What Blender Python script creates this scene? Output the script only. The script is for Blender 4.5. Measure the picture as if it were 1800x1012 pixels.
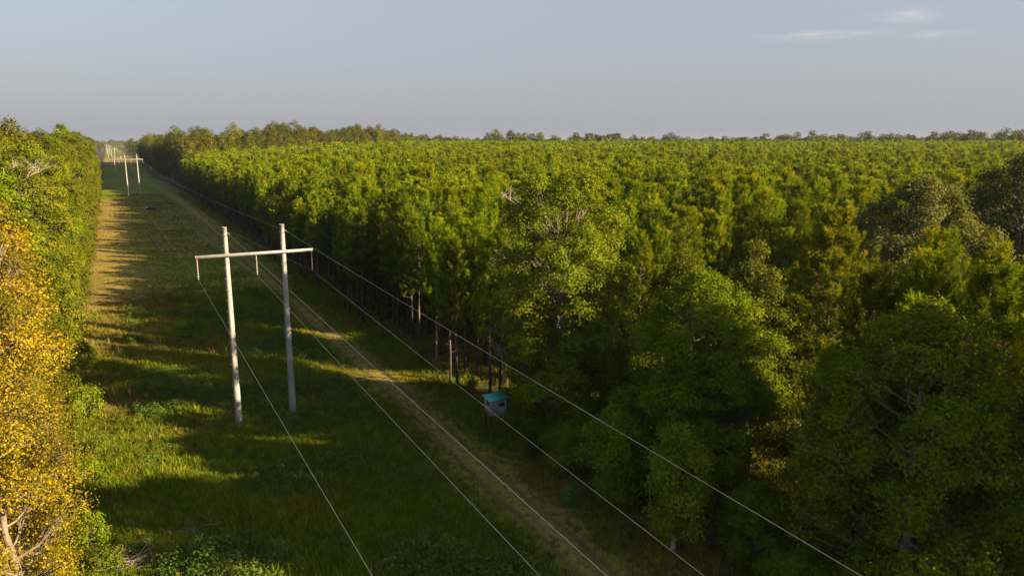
import bpy, math, random
import numpy as np

# ------------------------------------------------------------------ camera, sky, sun, exposure
for o in list(bpy.data.objects):
    bpy.data.objects.remove(o)
sc = bpy.context.scene
COL = sc.collection
H_CAM, PITCH, YAW = 24.0, math.radians(11.2675), math.radians(28.2418)
cam = bpy.data.objects.new('camera', bpy.data.cameras.new('camera'))
COL.objects.link(cam)
cam.location = (0, 0, H_CAM)
cam.rotation_euler = (math.pi / 2 - PITCH, 0, -YAW)
cam.data.sensor_width = 36
cam.data.lens = 26.0
cam.data.clip_start = 0.5
cam.data.clip_end = 30000
sc.camera = cam

SUN_AZ, SUN_EL = math.radians(136), math.radians(18.6)
world = bpy.data.worlds.new('World')
sc.world = world
world.use_nodes = True
SKY_STRENGTH = 0.07
SUN_STRENGTH = 4.9
EXPOSURE = 2.1

sun = bpy.data.objects.new('sun', bpy.data.lights.new('sun', 'SUN'))
COL.objects.link(sun)
sun.data.energy = SUN_STRENGTH
sun.data.angle = math.radians(0.5)
sun.data.color = (1.0, 0.77, 0.46)
sun.rotation_euler = (math.pi / 2 - SUN_EL, 0, math.pi - SUN_AZ)
sun.location = (0, 0, 60)

vs = sc.view_settings
vs.view_transform = 'Standard'
vs.look = 'None'
vs.gamma = 1
vs.exposure = EXPOSURE
vs.use_curve_mapping = False

cy = sc.cycles
cy.max_bounces = 5
cy.diffuse_bounces = 4
cy.glossy_bounces = 1
cy.transmission_bounces = 3
cy.volume_bounces = 0
cy.transparent_max_bounces = 4
cy.caustics_reflective = False
cy.caustics_refractive = False
cy.use_denoising = True
cy.denoising_input_passes = 'RGB_ALBEDO_NORMAL'
cy.denoising_prefilter = 'NONE'
cy.sample_clamp_indirect = 3.0
cy.use_adaptive_sampling = True
cy.adaptive_threshold = 0.01


def build_world():
    nt = world.node_tree
    nt.nodes.clear()
    N, L = nt.nodes.new, nt.links.new
    out = N('ShaderNodeOutputWorld')
    bg = N('ShaderNodeBackground')
    bg.inputs[1].default_value = SKY_STRENGTH
    sky = N('ShaderNodeTexSky')
    sky.sky_type = 'NISHITA'
    sky.sun_disc = False
    sky.sun_elevation = SUN_EL
    sky.sun_rotation = SUN_AZ
    sky.altitude = 50
    sky.air_density = 1.0
    sky.dust_density = 1.2
    sky.ozone_density = 2.0
    # thin wisps of cloud: stretched noise in (azimuth, elevation)
    tc = N('ShaderNodeTexCoord')
    sep = N('ShaderNodeSeparateXYZ')
    L(tc.outputs['Generated'], sep.inputs[0])

    def m(op, a, b=None, c=None):
        n = N('ShaderNodeMath')
        n.operation = op
        for i, v in enumerate((a, b, c)):
            if v is None:
                continue
            if isinstance(v, (int, float)):
                n.inputs[i].default_value = v
            else:
                L(v, n.inputs[i])
        return n.outputs[0]
    az = m('ARCTAN2', sep.outputs[0], sep.outputs[1])
    el = m('ARCSINE', sep.outputs[2])

    def bump(a0, e0, sa, se):
        da = m('DIVIDE', m('SUBTRACT', az, a0), sa)
        de = m('DIVIDE', m('SUBTRACT', el, e0), se)
        return m('EXPONENT', m('MULTIPLY', m('ADD', m('MULTIPLY', da, da), m('MULTIPLY', de, de)), -1.0))
    comb = N('ShaderNodeCombineXYZ')
    L(m('MULTIPLY', az, 26.0), comb.inputs[0])
    L(m('MULTIPLY', el, 150.0), comb.inputs[1])
    nz = N('ShaderNodeTexNoise')
    nz.inputs['Scale'].default_value = 1.0
    nz.inputs['Detail'].default_value = 7
    nz.inputs['Roughness'].default_value = 0.62
    L(comb.outputs[0], nz.inputs['Vector'])
    w = m('ADD', bump(0.875, 0.1233, 0.050, 0.0042), bump(0.992, 0.1172, 0.022, 0.0030))
    w = m('ADD', w, bump(0.962, 0.1385, 0.026, 0.0062))
    mask = m('MULTIPLY', w, m('MULTIPLY', m('MAXIMUM', m('SUBTRACT', nz.outputs[0], 0.30), 0.0), 1.5))
    # faint milky veil over the whole lower sky
    mix = N('ShaderNodeMix')
    mix.data_type = 'RGBA'
    L(m('MINIMUM', mask, 0.7), mix.inputs[0])
    hs = N('ShaderNodeHueSaturation')
    hs.inputs['Saturation'].default_value = 0.85
    L(sky.outputs[0], hs.inputs['Color'])
    # even pale haze that thins upwards, the same all round
    hf = m('MULTIPLY', m('EXPONENT', m('MULTIPLY', m('MAXIMUM', el, 0.0), -1.15)), 0.96)
    hm = N('ShaderNodeMix')
    hm.data_type = 'RGBA'
    L(hf, hm.inputs[0])
    L(hs.outputs[0], hm.inputs[6])
    hm.inputs[7].default_value = (1.22, 1.255, 1.41, 1)
    L(hm.outputs[2], mix.inputs[6])
    mix.inputs[7].default_value = (3.0, 2.75, 2.65, 1)
    L(mix.outputs[2], bg.inputs[0])
    L(bg.outputs[0], out.inputs[0])


build_world()
# ------------------------------------------------------------------ helpers
RNG = np.random.default_rng(11)


def smooth(a, b, x):
    t = np.clip((np.asarray(x, float) - a) / (b - a), 0, 1)
    return t * t * (3 - 2 * t)


def terrain(x, y):
    x = np.asarray(x, float)
    y = np.asarray(y, float)
    d = np.hypot(x - 27, y)
    rise = 4.0 * smooth(140, 560, d) * (1 - smooth(680, 950, d)) * smooth(27, 120, x)
    dip = -4.5 * np.exp(-((y - 660) / 120) ** 2) * (1 - smooth(30, 140, np.abs(x)))
    bumps = 0.10 * np.sin(x * .31 + 1.3) * np.sin(y * .23) + 0.06 * np.sin(x * .83 + y * .57)
    return rise + dip + bumps * (1 - smooth(150, 400, d))


def tz(x, y):
    return float(terrain(x, y))


YS = (0, 40, 96, 305, 420, 2000)


def track_x(y):
    return np.interp(y, (0, 34, 65, 96, 180, 305, 420, 800), (21.5, 22.2, 22.7, 22.6, 23.5, 24.5, 22, 18))


def mesh_np(name, V, faces, mats, tint=None, smooth_sh=False, mat_idx=None):
    """faces: list of int arrays (n,k) with a common vertex array V."""
    me = bpy.data.meshes.new(name)
    V = np.asarray(V, np.float32)
    me.vertices.add(len(V))
    me.vertices.foreach_set('co', V.ravel())
    faces = [np.asarray(f, np.int32) for f in faces if len(f)]
    loops = np.concatenate([f.ravel() for f in faces])
    tot = np.concatenate([np.full(len(f), f.shape[1], np.int32) for f in faces])
    start = np.concatenate([[0], np.cumsum(tot)[:-1]]).astype(np.int32)
    me.loops.add(len(loops))
    me.loops.foreach_set('vertex_index', loops)
    me.polygons.add(len(tot))
    me.polygons.foreach_set('loop_start', start)
    if smooth_sh:
        me.polygons.foreach_set('use_smooth', np.ones(len(tot), bool))
    for mt in (mats if isinstance(mats, (list, tuple)) else [mats]):
        me.materials.append(mt)
    if mat_idx is not None:
        me.polygons.foreach_set('material_index', np.asarray(mat_idx, np.int32))
    if tint is not None:
        a = me.attributes.new('tint', 'FLOAT', 'POINT')
        a.data.foreach_set('value', np.asarray(tint, np.float32))
    me.update(calc_edges=True)
    me.validate()
    return me


class MB:
    """collects boxes, prisms and tubes into one mesh"""

    def __init__(self):
        self.V, self.Q, self.T, self.n, self.tint = [], [], [], 0, []

    def add(self, v, q=(), t=(), tint=0.5):
        v = np.asarray(v, float)
        self.V.append(v)
        self.tint.append(np.full(len(v), tint) if np.isscalar(tint) else np.asarray(tint))
        if len(q):
            self.Q.append(np.asarray(q) + self.n)
        if len(t):
            self.T.append(np.asarray(t) + self.n)
        self.n += len(v)

    def box(self, c, s, rz=0.0, taper=1.0, bevel=0.0):
        x, y, z = np.asarray(s) / 2.0
        b = bevel
        ring = np.array([(-x + b, -y), (x - b, -y), (x, -y + b), (x, y - b), (x - b, y), (-x + b, y), (-x, y - b), (-x, -y + b)]) if b > 0 else np.array([(-x, -y), (x, -y), (x, y), (-x, y)])
        n = len(ring)
        v = [(p[0], p[1], -z) for p in ring] + [(p[0] * taper, p[1] * taper, z) for p in ring]
        v = np.array(v)
        R = np.array([[math.cos(rz), -math.sin(rz), 0], [math.sin(rz), math.cos(rz), 0], [0, 0, 1]])
        v = v @ R.T + np.asarray(c)
        q = [(i, (i + 1) % n, (i + 1) % n + n, i + n) for i in range(n)]
        t = [(0, i + 1, i) for i in range(1, n - 1)] + [(n, n + i, n + i + 1) for i in range(1, n - 1)]
        self.add(v, q, t)
        return self

    def tube(self, pts, rad, k=6, tint=0.5, cap=True):
        pts = np.asarray(pts, float)
        m = len(pts)
        rad = np.broadcast_to(np.asarray(rad, float), (m,))
        d = np.gradient(pts, axis=0)
        d /= np.linalg.norm(d, axis=1, keepdims=True) + 1e-9
        ref = np.array([0, 0, 1.0]) if abs(d[:, 2]).mean() < 0.8 else np.array([1.0, 0.13, 0])
        a = np.cross(d, ref)
        a /= np.linalg.norm(a, axis=1, keepdims=True) + 1e-9
        b = np.cross(d, a)
        th = np.arange(k) * 2 * math.pi / k
        v = pts[:, None] + rad[:, None, None] * (np.cos(th)[None, :, None] * a[:, None] + np.sin(th)[None, :, None] * b[:, None])
        v = v.reshape(-1, 3)
        i = np.arange(m - 1)[:, None] * k
        j = np.arange(k)[None]
        j2 = (j + 1) % k
        q = np.stack([i + j, i + j2, i + k + j2, i + k + j], -1).reshape(-1, 4)
        t = []
        if cap:
            t = [(0, x, x + 1) for x in range(1, k - 1)] + [((m - 1) * k, (m - 1) * k + x + 1, (m - 1) * k + x) for x in range(1, k - 1)]
        tt = np.repeat(np.broadcast_to(np.asarray(tint, float), (m,)), k)
        self.add(v, q, t, tt)
        return self

    def mesh(self, name, mat, smooth_sh=False):
        V = np.concatenate(self.V)
        fs = []
        if self.Q:
            fs.append(np.concatenate(self.Q))
        if self.T:
            fs.append(np.concatenate(self.T))
        return mesh_np(name, V, fs, mat, np.concatenate(self.tint), smooth_sh)

    def build(self, name, mat, parent=None, smooth_sh=False):
        return ob(name, self.mesh(name, mat, smooth_sh), parent)


def ob(name, data, parent=None, loc=None):
    o = bpy.data.objects.new(name, data)
    COL.objects.link(o)
    if parent is not None:
        o.parent = parent
    if loc is not None:
        o.location = loc
    return o


def tag(o, label=None, cat=None, group=None, kind=None):
    if label:
        o['label'] = label
    if cat:
        o['category'] = cat
    if group:
        o['group'] = group
    if kind:
        o['kind'] = kind
    return o


def thing(name, label, cat, loc, rz=0.0, group=None, sc_=1.0, tilt=(0, 0)):
    o = ob(name, None)
    o.location = loc
    o.rotation_euler = (tilt[0], tilt[1], rz)
    o.scale = (sc_, sc_, sc_) if np.isscalar(sc_) else sc_
    o.empty_display_size = 0.3
    return tag(o, label, cat, group)


# ------------------------------------------------------------------ materials
def new_mat(name):
    m = bpy.data.materials.new(name)
    m.use_nodes = True
    nt = m.node_tree
    nt.nodes.clear()
    return m, nt, nt.nodes.new, nt.links.new


def ramp_node(N, stops):
    r = N('ShaderNodeValToRGB')
    cr = r.color_ramp
    while len(cr.elements) > 1:
        cr.elements.remove(cr.elements[-1])
    cr.elements[0].position = stops[0][0]
    cr.elements[0].color = (*stops[0][1], 1)
    for p, c in stops[1:]:
        e = cr.elements.new(p)
        e.color = (*c, 1)
    return r


def leaf_mat(name, stops, trans=0.35, rough=0.55, vary=0.35, hue=0.02, spec=0.0):
    m, nt, N, L = new_mat(name)
    out = N('ShaderNodeOutputMaterial')
    at = N('ShaderNodeAttribute')
    at.attribute_name = 'tint'
    r = ramp_node(N, stops)
    L(at.outputs['Fac'], r.inputs[0])
    oi = N('ShaderNodeObjectInfo')
    hs = N('ShaderNodeHueSaturation')
    mr = N('ShaderNodeMapRange')
    mr.inputs[3].default_value = 1 - vary
    mr.inputs[4].default_value = 1 + vary
    L(oi.outputs['Random'], mr.inputs[0])
    L(mr.outputs[0], hs.inputs['Value'])
    # a second, decorrelated random for hue
    mu = N('ShaderNodeMath')
    mu.operation = 'MULTIPLY'
    mu.inputs[1].default_value = 37.7
    L(oi.outputs['Random'], mu.inputs[0])
    fr = N('ShaderNodeMath')
    fr.operation = 'FRACT'
    L(mu.outputs[0], fr.inputs[0])
    mh = N('ShaderNodeMapRange')
    mh.inputs[3].default_value = 0.5 - hue
    mh.inputs[4].default_value = 0.5 + hue
    L(fr.outputs[0], mh.inputs[0])
    L(mh.outputs[0], hs.inputs['Hue'])
    L(r.outputs[0], hs.inputs['Color'])
    pb = N('ShaderNodeBsdfPrincipled')
    pb.inputs['Roughness'].default_value = rough
    pb.inputs['Specular IOR Level'].default_value = spec
    L(hs.outputs[0], pb.inputs['Base Color'])
    tr = N('ShaderNodeBsdfTranslucent')
    tm = N('ShaderNodeMix')
    tm.data_type = 'RGBA'
    tm.blend_type = 'MULTIPLY'
    tm.inputs[0].default_value = 1
    L(hs.outputs[0], tm.inputs[6])
    tm.inputs[7].default_value = (1.35, 1.2, 0.45, 1)
    L(tm.outputs[2], tr.inputs[0])
    mx = N('ShaderNodeMixShader')
    mx.inputs[0].default_value = trans
    L(pb.outputs[0], mx.inputs[1])
    L(tr.outputs[0], mx.inputs[2])
    L(mx.outputs[0], out.inputs[0])
    return m


def noise_mat(name, c1, c2, scale=4.0, detail=5, rough=0.8, stretch=(1, 1, 1), bump=0.0, tint_col=None, spec=0.3, metal=0.0):
    m, nt, N, L = new_mat(name)
    out = N('ShaderNodeOutputMaterial')
    tc = N('ShaderNodeTexCoord')
    mp = N('ShaderNodeMapping')
    mp.inputs['Scale'].default_value = stretch
    L(tc.outputs['Object'], mp.inputs[0])
    nz = N('ShaderNodeTexNoise')
    nz.inputs['Scale'].default_value = scale
    nz.inputs['Detail'].default_value = detail
    nz.inputs['Roughness'].default_value = 0.65
    L(mp.outputs[0], nz.inputs['Vector'])
    r = ramp_node(N, [(0.32, c1), (0.68, c2)])
    L(nz.outputs[0], r.inputs[0])
    col = r.outputs[0]
    if tint_col is not None:     # attribute tint 0..1 blends towards another colour (char, weathering)
        at = N('ShaderNodeAttribute')
        at.attribute_name = 'tint'
        mx = N('ShaderNodeMix')
        mx.data_type = 'RGBA'
        L(at.outputs['Fac'], mx.inputs[0])
        L(col, mx.inputs[6])
        mx.inputs[7].default_value = (*tint_col, 1)
        col = mx.outputs[2]
    pb = N('ShaderNodeBsdfPrincipled')
    pb.inputs['Roughness'].default_value = rough
    pb.inputs['Specular IOR Level'].default_value = spec
    pb.inputs['Metallic'].default_value = metal
    L(col, pb.inputs['Base Color'])
    if bump:
        bp = N('ShaderNodeBump')
        bp.inputs['Strength'].default_value = bump
        bp.inputs['Distance'].default_value = 0.03
        L(nz.outputs[0], bp.inputs['Height'])
        L(bp.outputs[0], pb.inputs['Normal'])
    L(pb.outputs[0], out.inputs[0])
    return m


M = {}
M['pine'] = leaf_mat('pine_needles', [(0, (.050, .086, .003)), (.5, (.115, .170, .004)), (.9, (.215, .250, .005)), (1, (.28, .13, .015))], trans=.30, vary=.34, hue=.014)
M['pine_old'] = leaf_mat('pine_needles_old', [(0, (.070, .085, .005)), (.55, (.130, .165, .006)), (.85, (.195, .205, .008)), (1, (.26, .14, .02))], trans=.30, vary=.05, hue=.001)
M['oak'] = leaf_mat('oak_leaves', [(0, (.066, .096, .006)), (.6, (.118, .146, .008)), (1, (.18, .175, .010))], trans=.30, vary=.18, hue=.014)
M['oak_fresh'] = leaf_mat('fresh_leaves', [(0, (.075, .120, .006)), (.6, (.140, .185, .008)), (1, (.22, .22, .010))], trans=.32, vary=.15, hue=.012)
M['oak_olive'] = leaf_mat('olive_leaves', [(0, (.072, .088, .007)), (.6, (.128, .140, .009)), (1, (.19, .175, .012))], trans=.28, vary=.28, hue=.02)
M['oak_dusty'] = leaf_mat('dusty_olive_leaves', [(0, (.066, .076, .018)), (.6, (.110, .118, .028)), (1, (.165, .155, .045))], trans=.28, vary=.05, hue=.004)
M['oak_dark'] = leaf_mat('dark_leaves', [(0, (.030, .042, .010)), (.6, (.05, .060, .012)), (1, (.08, .075, .016))], trans=.22, vary=.1)
M['mixed'] = leaf_mat('mixed_wood_leaves', [(0, (.050, .066, .006)), (.55, (.095, .102, .008)), (.9, (.145, .125, .010)), (1, (.18, .11, .015))], trans=.28, vary=.40, hue=.035)
M['yellow'] = leaf_mat('yellowing_leaves', [(0, (.05, .06, .008)), (.35, (.11, .10, .010)), (.60, (.28, .215, .010)), (.82, (.42, .29, .010)), (.93, (.23, .09, .012)), (1, (.10, .05, .02))], trans=.35, vary=.05, hue=.005)
M['grass'] = leaf_mat('grass_blades', [(0, (.070, .115, .008)), (.45, (.130, .180, .010)), (.8, (.20, .210, .018)), (1, (.30, .24, .06))], trans=.30, vary=.30, hue=.025, rough=.6)
M['grass_olive'] = leaf_mat('olive_grass_blades', [(0, (.105, .115, .008)), (.45, (.170, .170, .012)), (.8, (.24, .21, .022)), (1, (.33, .26, .07))], trans=.30, vary=.30, hue=.02, rough=.6)
M['grass_dry'] = leaf_mat('dry_grass_blades', [(0, (.11, .10, .02)), (.5, (.19, .145, .04)), (1, (.30, .22, .08))], trans=.25, vary=.25, hue=.02, rough=.7)
M['weed'] = leaf_mat('weed_leaves', [(0, (.055, .095, .016)), (.6, (.09, .14, .022)), (1, (.14, .18, .05))], trans=.28, vary=.3, hue=.02)
M['fern'] = leaf_mat('bright_weed_leaves', [(0, (.07, .10, .010)), (.6, (.13, .16, .014)), (1, (.20, .19, .02))], trans=.35, vary=.25, hue=.02)
M['litter'] = leaf_mat('dead_twigs', [(0, (.10, .07, .045)), (1, (.28, .20, .13))], trans=.0, vary=.25, rough=.8)
M['bark'] = noise_mat('hardwood_bark', (.075, .060, .045), (.20, .165, .13), 5, stretch=(1, 1, .25), bump=.6, tint_col=(.36, .30, .23))
M['bark_pine'] = noise_mat('pine_bark', (.060, .042, .032), (.17, .115, .08), 6, stretch=(1, 1, .22), bump=.7, tint_col=(.012, .010, .009))
M['bark_pale'] = noise_mat('bleached_wood', (.17, .145, .12), (.30, .255, .215), 6, stretch=(1, 1, .3), bump=.4)
M['concrete'] = noise_mat('pole_concrete', (.18, .176, .172), (.35, .345, .335), 1.6, detail=8, rough=.75, stretch=(2.5, 2.5, .5), bump=.15, tint_col=(.19, .185, .18))
M['steel'] = noise_mat('galvanised_steel', (.20, .19, .185), (.28, .27, .26), 3, rough=.5, spec=.5, metal=.25)
M['bolt'] = noise_mat('rusty_bolt', (.10, .06, .04), (.17, .11, .08), 9, rough=.6)
M['polymer'] = noise_mat('insulator_polymer', (.20, .185, .175), (.27, .25, .235), 6, rough=.5)
M['wire'] = noise_mat('aluminium_wire', (.12, .116, .11), (.17, .165, .155), 2, rough=.45, spec=.5)
M['teal'] = noise_mat('teal_roof_metal', (.004, .21, .17), (.010, .30, .24), 2.5, rough=.45, spec=.4)
M['greywood'] = noise_mat('weathered_grey_boards', (.13, .125, .14), (.26, .25, .275), 3, stretch=(6, 6, .6), rough=.85, bump=.3)
M['black'] = noise_mat('dark_opening', (.006, .006, .007), (.014, .014, .015), 4, rough=.5)
M['utv_body'] = noise_mat('dark_blue_black_paint', (.006, .008, .018), (.014, .017, .034), 3, rough=.3, spec=.5)
M['utv_grey'] = noise_mat('pale_grey_plastic', (.42, .43, .47), (.55, .56, .60), 3, rough=.45)
M['tyre'] = noise_mat('tyre_rubber', (.009, .009, .009), (.02, .02, .02), 12, rough=.9)
M['rim'] = noise_mat('grey_rim', (.09, .09, .09), (.16, .16, .16), 4, rough=.4, metal=.5)
M['rust'] = noise_mat('rusty_pipe', (.10, .045, .022), (.19, .085, .04), 6, rough=.8)
M['post'] = noise_mat('dark_wood_post', (.035, .025, .018), (.08, .055, .04), 5, stretch=(1, 1, .3), rough=.9)


def ground_mat():
    gm, nt, N, L = new_mat('field_ground')
    out = N('ShaderNodeOutputMaterial')
    geo = N('ShaderNodeNewGeometry')

    def nz(scale, detail=6, rough=.65):
        n = N('ShaderNodeTexNoise')
        n.inputs['Scale'].default_value = scale
        n.inputs['Detail'].default_value = detail
        n.inputs['Roughness'].default_value = rough
        L(geo.outputs['Position'], n.inputs['Vector'])
        return n.outputs[0]

    def attr(nm):
        a = N('ShaderNodeAttribute')
        a.attribute_name = nm
        return a.outputs['Fac']

    def mixc(f, a, b):
        x = N('ShaderNodeMix')
        x.data_type = 'RGBA'
        L(f, x.inputs[0])
        L(a, x.inputs[6])
        L(b, x.inputs[7])
        return x.outputs[2]

    def m(op, a, b):
        n = N('ShaderNodeMath')
        n.operation = op
        n.use_clamp = True
        for i, v in enumerate((a, b)):
            if isinstance(v, (int, float)):
                n.inputs[i].default_value = v
            else:
                L(v, n.inputs[i])
        return n.outputs[0]
    g = ramp_node(N, [(.30, (.080, .120, .008)), (.5, (.125, .165, .010)), (.64, (.17, .175, .017)), (.78, (.22, .17, .035))])
    L(nz(.35, 8), g.inputs[0])
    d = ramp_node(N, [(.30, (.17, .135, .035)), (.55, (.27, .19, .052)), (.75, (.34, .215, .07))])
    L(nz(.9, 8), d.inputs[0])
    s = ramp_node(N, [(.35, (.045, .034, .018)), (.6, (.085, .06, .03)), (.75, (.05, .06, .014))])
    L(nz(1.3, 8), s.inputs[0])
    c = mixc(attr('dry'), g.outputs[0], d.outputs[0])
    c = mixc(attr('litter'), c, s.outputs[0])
    rut = ramp_node(N, [(.3, (.055, .038, .018)), (.7, (.12, .082, .036))])
    L(nz(2.2, 6), rut.inputs[0])
    c = mixc(attr('rut'), c, rut.outputs[0])
    fine = ramp_node(N, [(.3, (.62, .62, .62)), (.7, (1.3, 1.3, 1.3))])
    L(nz(5.0, 6, .75), fine.inputs[0])
    x = N('ShaderNodeMix')
    x.data_type = 'RGBA'
    x.blend_type = 'MULTIPLY'
    x.inputs[0].default_value = 1
    L(c, x.inputs[6])
    L(fine.outputs[0], x.inputs[7])
    pb = N('ShaderNodeBsdfPrincipled')
    pb.inputs['Roughness'].default_value = .95
    pb.inputs['Specular IOR Level'].default_value = .05
    L(x.outputs[2], pb.inputs['Base Color'])
    bp = N('ShaderNodeBump')
    bp.inputs['Strength'].default_value = .9
    bp.inputs['Distance'].default_value = .12
    L(nz(3.0, 8, .7), bp.inputs['Height'])
    L(bp.outputs[0], pb.inputs['Normal'])
    L(pb.outputs[0], out.inputs[0])
    return gm


# ------------------------------------------------------------------ ground
def noise2(x, y, s, seed=0):
    """cheap smooth value noise, 0..1"""
    r = np.random.default_rng(seed)
    tab = r.random((256, 256))
    u, v = np.asarray(x) / s + 57.3, np.asarray(y) / s + 91.7
    i, j = np.floor(u).astype(int), np.floor(v).astype(int)
    a, b = u - i, v - j
    a, b = a * a * (3 - 2 * a), b * b * (3 - 2 * b)
    T = lambda p, q: tab[p % 256, q % 256]
    return (T(i, j) * (1 - a) + T(i + 1, j) * a) * (1 - b) + (T(i, j + 1) * (1 - a) + T(i + 1, j + 1) * a) * b


def fbm(x, y, s, seed=0):
    return sum(noise2(x, y, s / 2 ** k, seed + k) * .5 ** (k + 1) for k in range(4)) / .9375


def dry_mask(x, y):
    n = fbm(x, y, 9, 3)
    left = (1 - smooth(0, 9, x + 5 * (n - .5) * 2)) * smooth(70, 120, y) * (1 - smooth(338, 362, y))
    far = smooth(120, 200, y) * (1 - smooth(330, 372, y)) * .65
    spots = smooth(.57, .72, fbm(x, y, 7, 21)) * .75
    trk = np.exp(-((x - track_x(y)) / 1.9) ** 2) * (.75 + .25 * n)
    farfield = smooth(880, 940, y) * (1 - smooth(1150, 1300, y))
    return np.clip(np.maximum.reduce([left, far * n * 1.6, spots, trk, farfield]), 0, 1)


def rut_mask(x, y):
    d = np.abs(x - track_x(y))
    return np.exp(-((d - .9) / .27) ** 2) * (.45 + .55 * noise2(x * 3, y, 3, 8)) * (1 - smooth(200, 330, y))


def build_ground():
    def axis(a, b, step, lo, hi):
        mid = np.arange(a, b + 1e-6, step)
        up, dn, s = [b], [a], step
        while up[-1] < hi:
            s *= 1.22
            up.append(up[-1] + s)
        s = step
        while dn[-1] > lo:
            s *= 1.22
            dn.append(dn[-1] - s)
        return np.concatenate([dn[:0:-1], mid, up[1:]])
    xs = axis(-8, 34, .5, -9000, 9000)
    ys = axis(26, 120, .65, -9000, 9000)
    xs = np.unique(np.concatenate([xs, np.arange(19.6, 25.6, .16)]))
    ys = np.unique(np.concatenate([ys, np.arange(130, 420, 2.0), np.arange(420, 1300, 12.0)]))
    X, Y = np.meshgrid(xs, ys)
    Z = terrain(X, Y) - .11 * rut_mask(X, Y)
    near = (1 - smooth(100, 200, np.hypot(X, Y)))
    Z = Z + near * .10 * (fbm(X, Y, 1.6, 40) - .5) * (1 - np.exp(-((X - track_x(Y)) / 2.2) ** 2))
    V = np.stack([X, Y, Z], -1).reshape(-1, 3)
    nx, ny = len(xs), len(ys)
    i = (np.arange(ny - 1)[:, None] * nx + np.arange(nx - 1)[None]).ravel()
    F = np.stack([i, i + 1, i + nx + 1, i + nx], -1)
    me = mesh_np('ground', V, [F], ground_mat(), None, True)
    x, y = V[:, 0], V[:, 1]
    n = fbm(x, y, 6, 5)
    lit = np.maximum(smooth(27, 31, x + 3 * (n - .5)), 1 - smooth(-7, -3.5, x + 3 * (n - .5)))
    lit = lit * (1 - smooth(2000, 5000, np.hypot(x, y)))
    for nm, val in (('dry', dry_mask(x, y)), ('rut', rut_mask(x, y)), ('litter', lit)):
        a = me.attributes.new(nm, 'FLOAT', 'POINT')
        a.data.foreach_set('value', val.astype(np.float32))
    return tag(ob('ground', me), kind='structure')


build_ground()


# ------------------------------------------------------------------ tree generators
def unit(v):
    return v / (np.linalg.norm(v, axis=-1, keepdims=True) + 1e-9)


def leaf_quads(C, Nrm, size, rng, aspect=.6):
    n = len(C)
    a = unit(np.cross(Nrm, rng.normal(size=(n, 3))))
    b = np.cross(Nrm, a)
    s = size * rng.uniform(.65, 1.3, n)[:, None]
    fold = Nrm * s * .12
    V = np.stack([C - a * s * .5, C + b * s * .5 * aspect - fold, C + a * s * .5, C - b * s * .5 * aspect - fold], 1).reshape(-1, 3)
    F = np.arange(4 * n).reshape(-1, 4)
    return V, F


def limb(p0, p1, rng, n=6, sag=.12, wob=.06):
    t = np.linspace(0, 1, n)[:, None]
    L = np.linalg.norm(p1 - p0)
    P = p0 * (1 - t) + p1 * t
    P[:, 2:3] += -sag * L * (t * (1 - t)) * 2
    P[1:-1] += rng.normal(size=(n - 2, 3)) * wob * L * .4
    return P


PROF = {
    'oval': ([0, .12, .35, .6, .85, 1], [.45, .8, 1, .95, .65, .15]),
    'column': ([0, .08, .3, .65, .88, 1], [.8, .95, 1, .98, .84, .45]),
    'dome': ([0, .15, .4, .7, .9, 1], [.55, .9, 1, .88, .55, .1]),
    'high': ([0, .2, .5, .75, .92, 1], [.3, .6, .9, 1, .65, .15]),
}


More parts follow.
